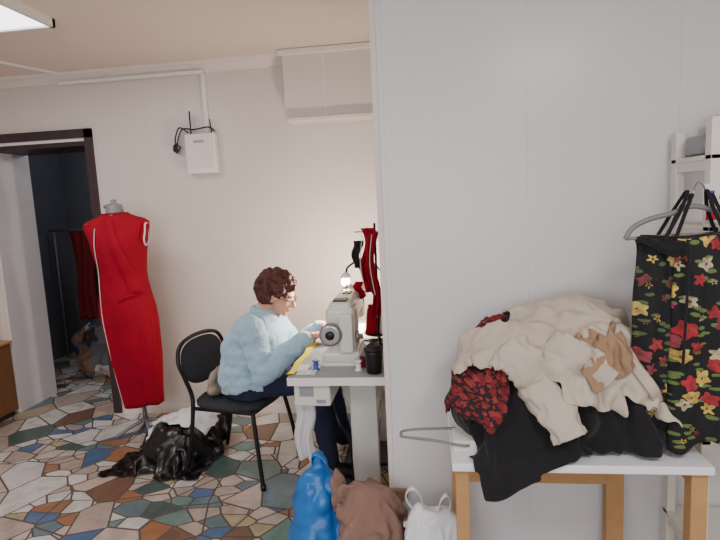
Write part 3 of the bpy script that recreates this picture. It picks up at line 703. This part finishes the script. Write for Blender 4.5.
# ---------------------------------------------------------------- cloth simulation helpers
def collide(ob,th=.006,fr=40):
    ob.modifiers.new('Collision','COLLISION'); c=ob.collision
    c.thickness_outer=th; c.cloth_friction=fr; c.damping=.6
    try: c.use_culling=False
    except Exception: pass
def uncollide():
    for o_ in bpy.data.objects:
        for md in list(o_.modifiers):
            if md.type=='COLLISION': o_.modifiers.remove(md)
def drape(name,inside,w,h,res,c,rz,m,frames=40,shrink=-.1,selfc=False,rough=.02,parent=None,bend=.4,tilt=0,seed=1,mass=.3,rf=9):
    nx,ny=int(w/res),int(h/res); idx={}; vs=[];fs=[]
    R=Matrix.Translation(c)@Matrix.Rotation(rz,4,'Z')@Matrix.Rotation(tilt,4,'Y')
    def vid(i,j):
        if (i,j) not in idx:
            x=(i/nx-.5)*w; y=(j/ny-.5)*h
            z=rough*noise.noise(V((x*rf,y*rf,seed*4.3)))+rough*.5*noise.noise(V((x*22,y*22,seed)))
            idx[(i,j)]=len(vs); vs.append(tuple(R@V((x,y,z))))
        return idx[(i,j)]
    for i in range(nx):
        for j in range(ny):
            if inside((i+.5)/nx*2-1,(j+.5)/ny*2-1): fs.append((vid(i,j),vid(i+1,j),vid(i+1,j+1),vid(i,j+1)))
    ob=mesh(name,vs,fs,m,parent,smooth=True)
    try:
        md=ob.modifiers.new('Cloth','CLOTH'); s=md.settings
        s.quality=5; s.mass=mass; s.tension_stiffness=12; s.compression_stiffness=12; s.shear_stiffness=4; s.bending_stiffness=bend; s.air_damping=2
        s.tension_damping=8; s.compression_damping=8
        try: s.shrink_min=shrink
        except Exception as e: print('shrink',e)
        cc=md.collision_settings; cc.distance_min=.004; cc.collision_quality=3; cc.use_self_collision=selfc
        if selfc: cc.self_distance_min=.005
        md.point_cache.frame_start=1; md.point_cache.frame_end=frames
        for f in range(1,frames+1): scene.frame_set(f)
        dg=bpy.context.evaluated_depsgraph_get()
        me=bpy.data.meshes.new_from_object(ob.evaluated_get(dg))
        ob.modifiers.clear(); ob.data=me
        for p in me.polygons: p.use_smooth=True
    except Exception as e: print('cloth fail',name,e)
    scene.frame_set(1)
    return ob
def wrinkle(ob,amp,sc,seed=0,an=(1,1,1)):
    me=ob.data; me.update(); nn=[v.normal.copy() for v in me.vertices]
    for v,n_ in zip(me.vertices,nn):
        q=V((v.co.x*an[0],v.co.y*an[1],v.co.z*an[2]))*sc+V((seed*5,seed*3,seed))
        wv=V((noise.noise(q*.5),noise.noise(q*.5+V((9,9,9))),0))
        v.co=v.co+n_*amp*(1.6*abs(noise.noise(q+wv*1.5))-.35+.3*noise.noise(q*2.5))*(1 if n_.z>-.2 else .3)
def finish(ob,thick=.004,sub=1):
    s=ob.modifiers.new('S','SOLIDIFY'); s.thickness=thick; s.offset=0
    if sub: q=ob.modifiers.new('Sub','SUBSURF'); q.levels=sub; q.render_levels=sub
def edgy(u,v): return abs(u)<.86+.12*noise.noise(V((v*2,1,0))) and abs(v)<.86+.12*noise.noise(V((u*2,5,0)))
def coat(u,v):
    if abs(u)<.54+.10*max(0,-v) and -1<v<.78: return True
    if abs(u)<.22 and v>=.72: return True
    au=abs(u)
    if au>=.4:
        cy=.50-(au-.4)*.9
        return abs(v-cy)<.34-.08*(au-.4)
    return False
FLR=bpy.data.objects['floor']
# ---------------------------------------------------------------- plastic bags
bb=empty('blue_plastic_bag',(-.4,1.93,.2))
BB=blob('bag_body',[P_ell((-.47,1.93,.17),(.12,.13,.17)),P_ell((-.46,1.94,.31),(.105,.11,.13)),P_ell((-.255,1.85,.17),(.12,.13,.17)),P_ell((-.25,1.86,.30),(.095,.095,.11)),P_caps((-.455,1.96,.38),(-.455,1.97,.46),.06,.034)],.009,M_blue,bb,smooth=3,disp=crease(.014,11,.010,5,1))
tube('bag_handle',[(-.485,1.97,.42),(-.48,1.95,.475),(-.45,1.94,.485),(-.42,1.93,.455),(-.43,1.93,.40)],.013,M_blue,bb,flat=(0,1,.3))
collide(FLR,.004); collide(WP,.006); collide(BB,.006,60)
g4=drape('brown_jacket',edgy,.30,.34,.0085,(-.225,1.82,.52),.35,M_bjack,frames=34,shrink=-.36,seed=5,rough=.08,bend=.5,selfc=True)
wrinkle(g4,.024,9,2,(1.8,1.6,.5))
for v in g4.data.vertices:
    if v.co.x>-.20: v.co.x=min(v.co.x,-.115)
    if v.co.y>1.985 and v.co.x>-.2: v.co.y=1.985
collide(g4,.004,50)
wb=empty('white_plastic_bag',(-.03,1.76,.2))
wc=blob('contents',[P_ell((-.02,1.75,.14),(.08,.075,.135)),P_ell((-.02,1.76,.25),(.075,.055,.12)),P_ell((-.065,1.765,.34),(.03,.035,.06)),P_ell((.02,1.765,.33),(.03,.035,.05))],.009,M_wbag,wb,disp=crease(.010,12,.006,6,3))
for v in wc.data.vertices:
    if v.co.z<.003: v.co.z=.003
collide(wc,.006,60)
g7=drape('bag_skin',edgy,.32,.32,.0100,(-.02,1.755,.45),.3,M_wbag,frames=30,shrink=-.25,seed=9,rough=.05,bend=1.2)
wrinkle(g7,.012,14,4)
g7.parent=wb; g7.matrix_parent_inverse=Matrix.Translation(-wb.location)
tube('handle_1',[(-.09,1.765,.38),(-.11,1.75,.43),(-.09,1.745,.465),(-.06,1.75,.44),(-.05,1.755,.37)],.014,M_wbag,wb,flat=(0,1,0))
tube('handle_2',[(-.0,1.765,.37),(.01,1.75,.42),(.03,1.75,.44),(.042,1.755,.41),(.032,1.76,.35)],.014,M_wbag,wb,flat=(0,1,0))
uncollide()
# ---------------------------------------------------------------- clothes heap
collide(FLR,.004); collide(WP,.006); collide(TB,.006)
pile=blob('crumpled_fabric_pile',[P_ell((.42,1.78,.83),(.26,.165,.22)),P_ell((.42,1.81,.96),(.20,.12,.13)),P_ell((.28,1.80,.88),(.17,.13,.18)),P_ell((.57,1.77,.82),(.14,.14,.18)),P_ell((.16,1.74,.75),(.11,.12,.11)),P_ell((.64,1.68,.71),(.07,.10,.06))],.012,M_blk,None,smooth=4,disp=crease(.012,8,.01,4,3))
for v in pile.data.vertices:
    if v.co.z<TZ+.003: v.co.z=TZ+.003
    if v.co.y>1.95: v.co.y=1.95
collide(pile,.006,70)
g1=drape('black_trousers',edgy,.76,.46,.0135,(.345,1.545,1.0),.03,M_blk,frames=40,shrink=-.16,seed=2,rough=.04)
wrinkle(g1,.008,10,1); collide(g1,.005,70)
g2=drape('red_floral_blouse',edgy,.36,.34,.0095,(.135,1.715,1.02),.5,M_redfl,frames=38,shrink=-.32,seed=3,bend=.2,rough=.07)
wrinkle(g2,.016,11,2); collide(g2,.005,60)
g3=drape('beige_coat',coat,.74,.43,.0092,(.475,1.72,1.26),math.radians(174),M_beige,frames=50,shrink=-.24,seed=4,selfc=True,rough=.07,bend=.8,rf=7)
wrinkle(g3,.020,6.5,5,(1.5,1,.7)); collide(g3,.005,70)
g8=drape('tan_scarf',edgy,.18,.18,.0080,(.50,1.60,1.04),.5,M_tan,frames=26,shrink=-.35,seed=8,rough=.05,bend=.6,selfc=True)
wrinkle(g8,.014,16,3)
uncollide()
# ---------------------------------------------------------------- black bag on the floor
collide(FLR,.004)
lumps=blob('stuffed_bag_contents',[P_ell((-1.62,2.98,.07),(.14,.15,.11)),P_ell((-1.42,2.92,.10),(.13,.15,.15)),P_ell((-1.50,2.79,.08),(.15,.11,.12)),P_ell((-1.40,3.05,.10),(.11,.13,.15))],.015,M_kbag,None,smooth=3,disp=crease(.012,7,.01,4,4))
for v in lumps.data.vertices:
    if v.co.z<.003: v.co.z=.003
collide(lumps,.006,60)
g5=drape('black_garbage_bag',edgy,.66,.58,.012,(-1.515,2.87,.40),-.2,M_kbag,frames=32,shrink=-.26,seed=6,rough=.06,bend=2.5)
wrinkle(g5,.022,6,6)
for v in g5.data.vertices:
    if v.co.z<.004: v.co.z=.004
collide(g5,.005,70)
g6=drape('white_plastic_bag',edgy,.42,.36,.012,(-1.50,2.97,.48),.1,M_wbag,frames=22,shrink=-.22,seed=7,rough=.05,bend=.8)
wrinkle(g6,.012,12,4)
uncollide()
for g,t in((g1,.004),(g2,.003),(g3,.006),(g4,.006),(g5,.002),(g6,.003),(g7,.0015),(g8,.004)): finish(g,t)
bpy.context.view_layer.update()
def snap(x,z,off=.02,objs=None):
    best=1.66
    for o_ in (objs or (g1,g2,g3,pile)):
        ok,loc,nr,ix=o_.ray_cast(V((x,1.2,z)),V((0,1,0)))
        if ok: best=min(best,loc.y)
    return (x,best-off,z)
def fabric_tube(name,pts,radii,m,parent,seed=0,amp=.12):
    P=catmull(pts,10); L=len(P); rings=[]
    up=V((0,-1,0))
    for i,p in enumerate(P):
        t=(P[min(i+1,L-1)]-P[max(i-1,0)]).normalized(); u=(up-t*up.dot(t)).normalized(); w=t.cross(u)
        f=i/(L-1)*(len(radii)-1); k=min(int(f),len(radii)-2); rr_=radii[k]+(radii[k+1]-radii[k])*(f-k)
        r=[]
        for q in range(48):
            a=2*math.pi*q/48
            c=1+amp*(2*noise.noise(V((math.cos(a)*1.2+seed,math.sin(a)*1.2,i*.16)))+.8*noise.noise(V((math.cos(a)*3+seed,math.sin(a)*3,i*.45))))
            r.append(p+u*rr_*.42*c*math.cos(a)+w*rr_*c*math.sin(a))
        rings.append(r)
    vs,fs=loft(rings,cap=False)
    o=mesh(name,vs,fs,m,parent,smooth=True); s=o.modifiers.new('S','SOLIDIFY'); s.thickness=.004; s.offset=-1
    return o
fabric_tube('coat_sleeve',[snap(.23,1.0,-.01),snap(.26,.95,.004),snap(.305,.885,.008),snap(.355,.81,.014),snap(.385,.745,.014)],[.046,.056,.060,.054,.048],M_beige,g3,1,amp=.2)
pc=[snap(.35,1.0,-.01),snap(.40,.975,.006),snap(.45,.945,.012),snap(.48,.92,.016)]
fabric_tube('coat_cuff_sleeve',pc,[.042,.048,.042,.034],M_beige,g3,4,amp=.2)
a0=V(pc[-1]); dirn=(V(pc[-1])-V(pc[-2])).normalized(); sidev=dirn.cross(V((0,-1,0))).normalized(); upv=sidev.cross(dirn)
for k in range(8):
    c0=a0+dirn*(k*.006-.008)
    tube('cuff_rib_%d'%(k+1),[tuple(c0+sidev*.031*math.cos(a)+upv*.017*math.sin(a)) for a in [q*math.pi/5 for q in range(10)]],.0045,M_beige,g3,cyc=True,n=3,seg=6)
# front placket of the coat and collar fold
tube('coat_placket',[snap(.46,1.04,.002),snap(.52,1.0,.004),snap(.575,.94,.004),snap(.615,.88,.004),snap(.65,.82,.006)],.017,M_beige,g3,flat=(.7,0,.7),n=8)
g=empty('clothes_hanger',(-.02,1.66,.69))
tube('wire_frame',[(-.11,1.65,.70),(-.10,1.67,.705),(.0,1.70,.70),(.10,1.72,.685),(.10,1.62,.68),(.0,1.63,.69),(-.10,1.635,.70)],.0045,M_hanger,g,cyc=True)
boxes('paper_stack',[((.052,1.62,TZ+.001+.007*k),(.15,1.74,TZ+.007+.007*k)) for k in range(5)],M_paper)
blob('beige_cushion',[P_ell((-1.17,2.76,.485),(.05,.16,.045)),P_ell((-1.18,2.75,.53),(.035,.13,.05))],.009,M_cush,None,disp=crease(.006,12,.004,6,5))
wf=empty('hanging_white_fabric',(-.56,2.2,.5))
hang_strip('panel',-.61,-.52,2.19,.60,.33,M_wcloth,wf,2,.3,.012,pinch=.1)
drp=empty('sewn_fabric',(-.45,2.75,.76))
vs=[];fs=[]
for i in range(25):
    for j in range(25):
        x=-.52+i*.0125; y=2.62+j*.015
        vs.append((x,y,.757+.006*abs(noise.noise(V((x*20,y*20,0))))+max(0,(x+.34))*.1))
for i in range(24):
    for j in range(24): a=i*25+j; fs.append((a,a+1,a+26,a+25))
mesh('cloth_panel',vs,fs,M_wcloth,drp,smooth=True)
# ---------------------------------------------------------------- back room contents
cp2=blob('clothes_heap',[P_ell((-2.95,4.55,.12),(.35,.3,.16)),P_ell((-2.75,4.7,.22),(.3,.28,.25)),P_ell((-3.15,4.75,.2),(.3,.25,.25)),P_ell((-2.55,4.5,.1),(.2,.2,.14))],.02,flower_mat('mixed_fabric',(90,88,92),[(150,70,60),(200,190,180),(60,70,100),(40,38,44),(130,100,80)],(60,60,66),5,rf=.5),None,smooth=3,disp=crease(.03,6,.03,3,6))
for v in cp2.data.vertices:
    if v.co.z<.003: v.co.z=.003
dg_=empty('garment_rail',(-3.0,4.9,1.0))
tube('rail',[(-3.75,4.95,1.30),(-2.2,4.95,1.30)],.012,M_hanger,dg_); tube('rail_leg_1',[(-3.7,4.95,1.30),(-3.7,4.95,.01)],.012,M_hanger,dg_); tube('rail_leg_2',[(-2.25,4.95,1.30),(-2.25,4.95,.01)],.012,M_hanger,dg_)
for k in range(5):
    x=-3.4+k*.22
    hang_strip('garment_%d'%(k+1),x-.13,x+.13,4.93+.02*(k%2),1.29 if k!=2 else 1.05,.40+.1*(k%3),(M_dkred,M_blk,M_dkred,M_dkred,M_blk)[k],dg_,3,k,.03)
l=bpy.data.lights.new('backroom_fill','POINT'); l.energy=7; l.color=(.85,.92,1); l.shadow_soft_size=.1  # added light that lifts the dim back room
bl=empty('added_bulb',(-2.6,4.6,2.3)); lathe('added_bulb_glass',(-2.6,4.6,2.28),[(0,0),(.03,.02),(.03,.05),(.015,.09),(.015,.12)],M_white,bl)  # bulb shape added to house the back room light
o=bpy.data.objects.new('backroom_fill',l); o.location=(-2.6,4.6,2.15); reg(o,bl)
# ---------------------------------------------------------------- world + camera
w=bpy.data.worlds.new('World'); scene.world=w; w.use_nodes=True
w.node_tree.nodes['Background'].inputs[0].default_value=(.8,.88,1,1); w.node_tree.nodes['Background'].inputs[1].default_value=1.0
th,ph,ro=math.radians(7.5),math.radians(7.3),math.radians(2.8)
F=V((-math.sin(th)*math.cos(ph),math.cos(th)*math.cos(ph),-math.sin(ph)))
R0=V((math.cos(th),math.sin(th),0)); U0=R0.cross(F)
R=R0*math.cos(ro)-U0*math.sin(ro); U=R0*math.sin(ro)+U0*math.cos(ro)
cam=bpy.data.cameras.new('camera'); cam.lens=27; cam.sensor_width=36; cam.clip_start=.05
co=bpy.data.objects.new('camera',cam); COL.objects.link(co)
mw=Matrix((R,U,-F)).transposed().to_4x4(); mw.translation=V((0,0,1.45)); co.matrix_world=mw
scene.camera=co
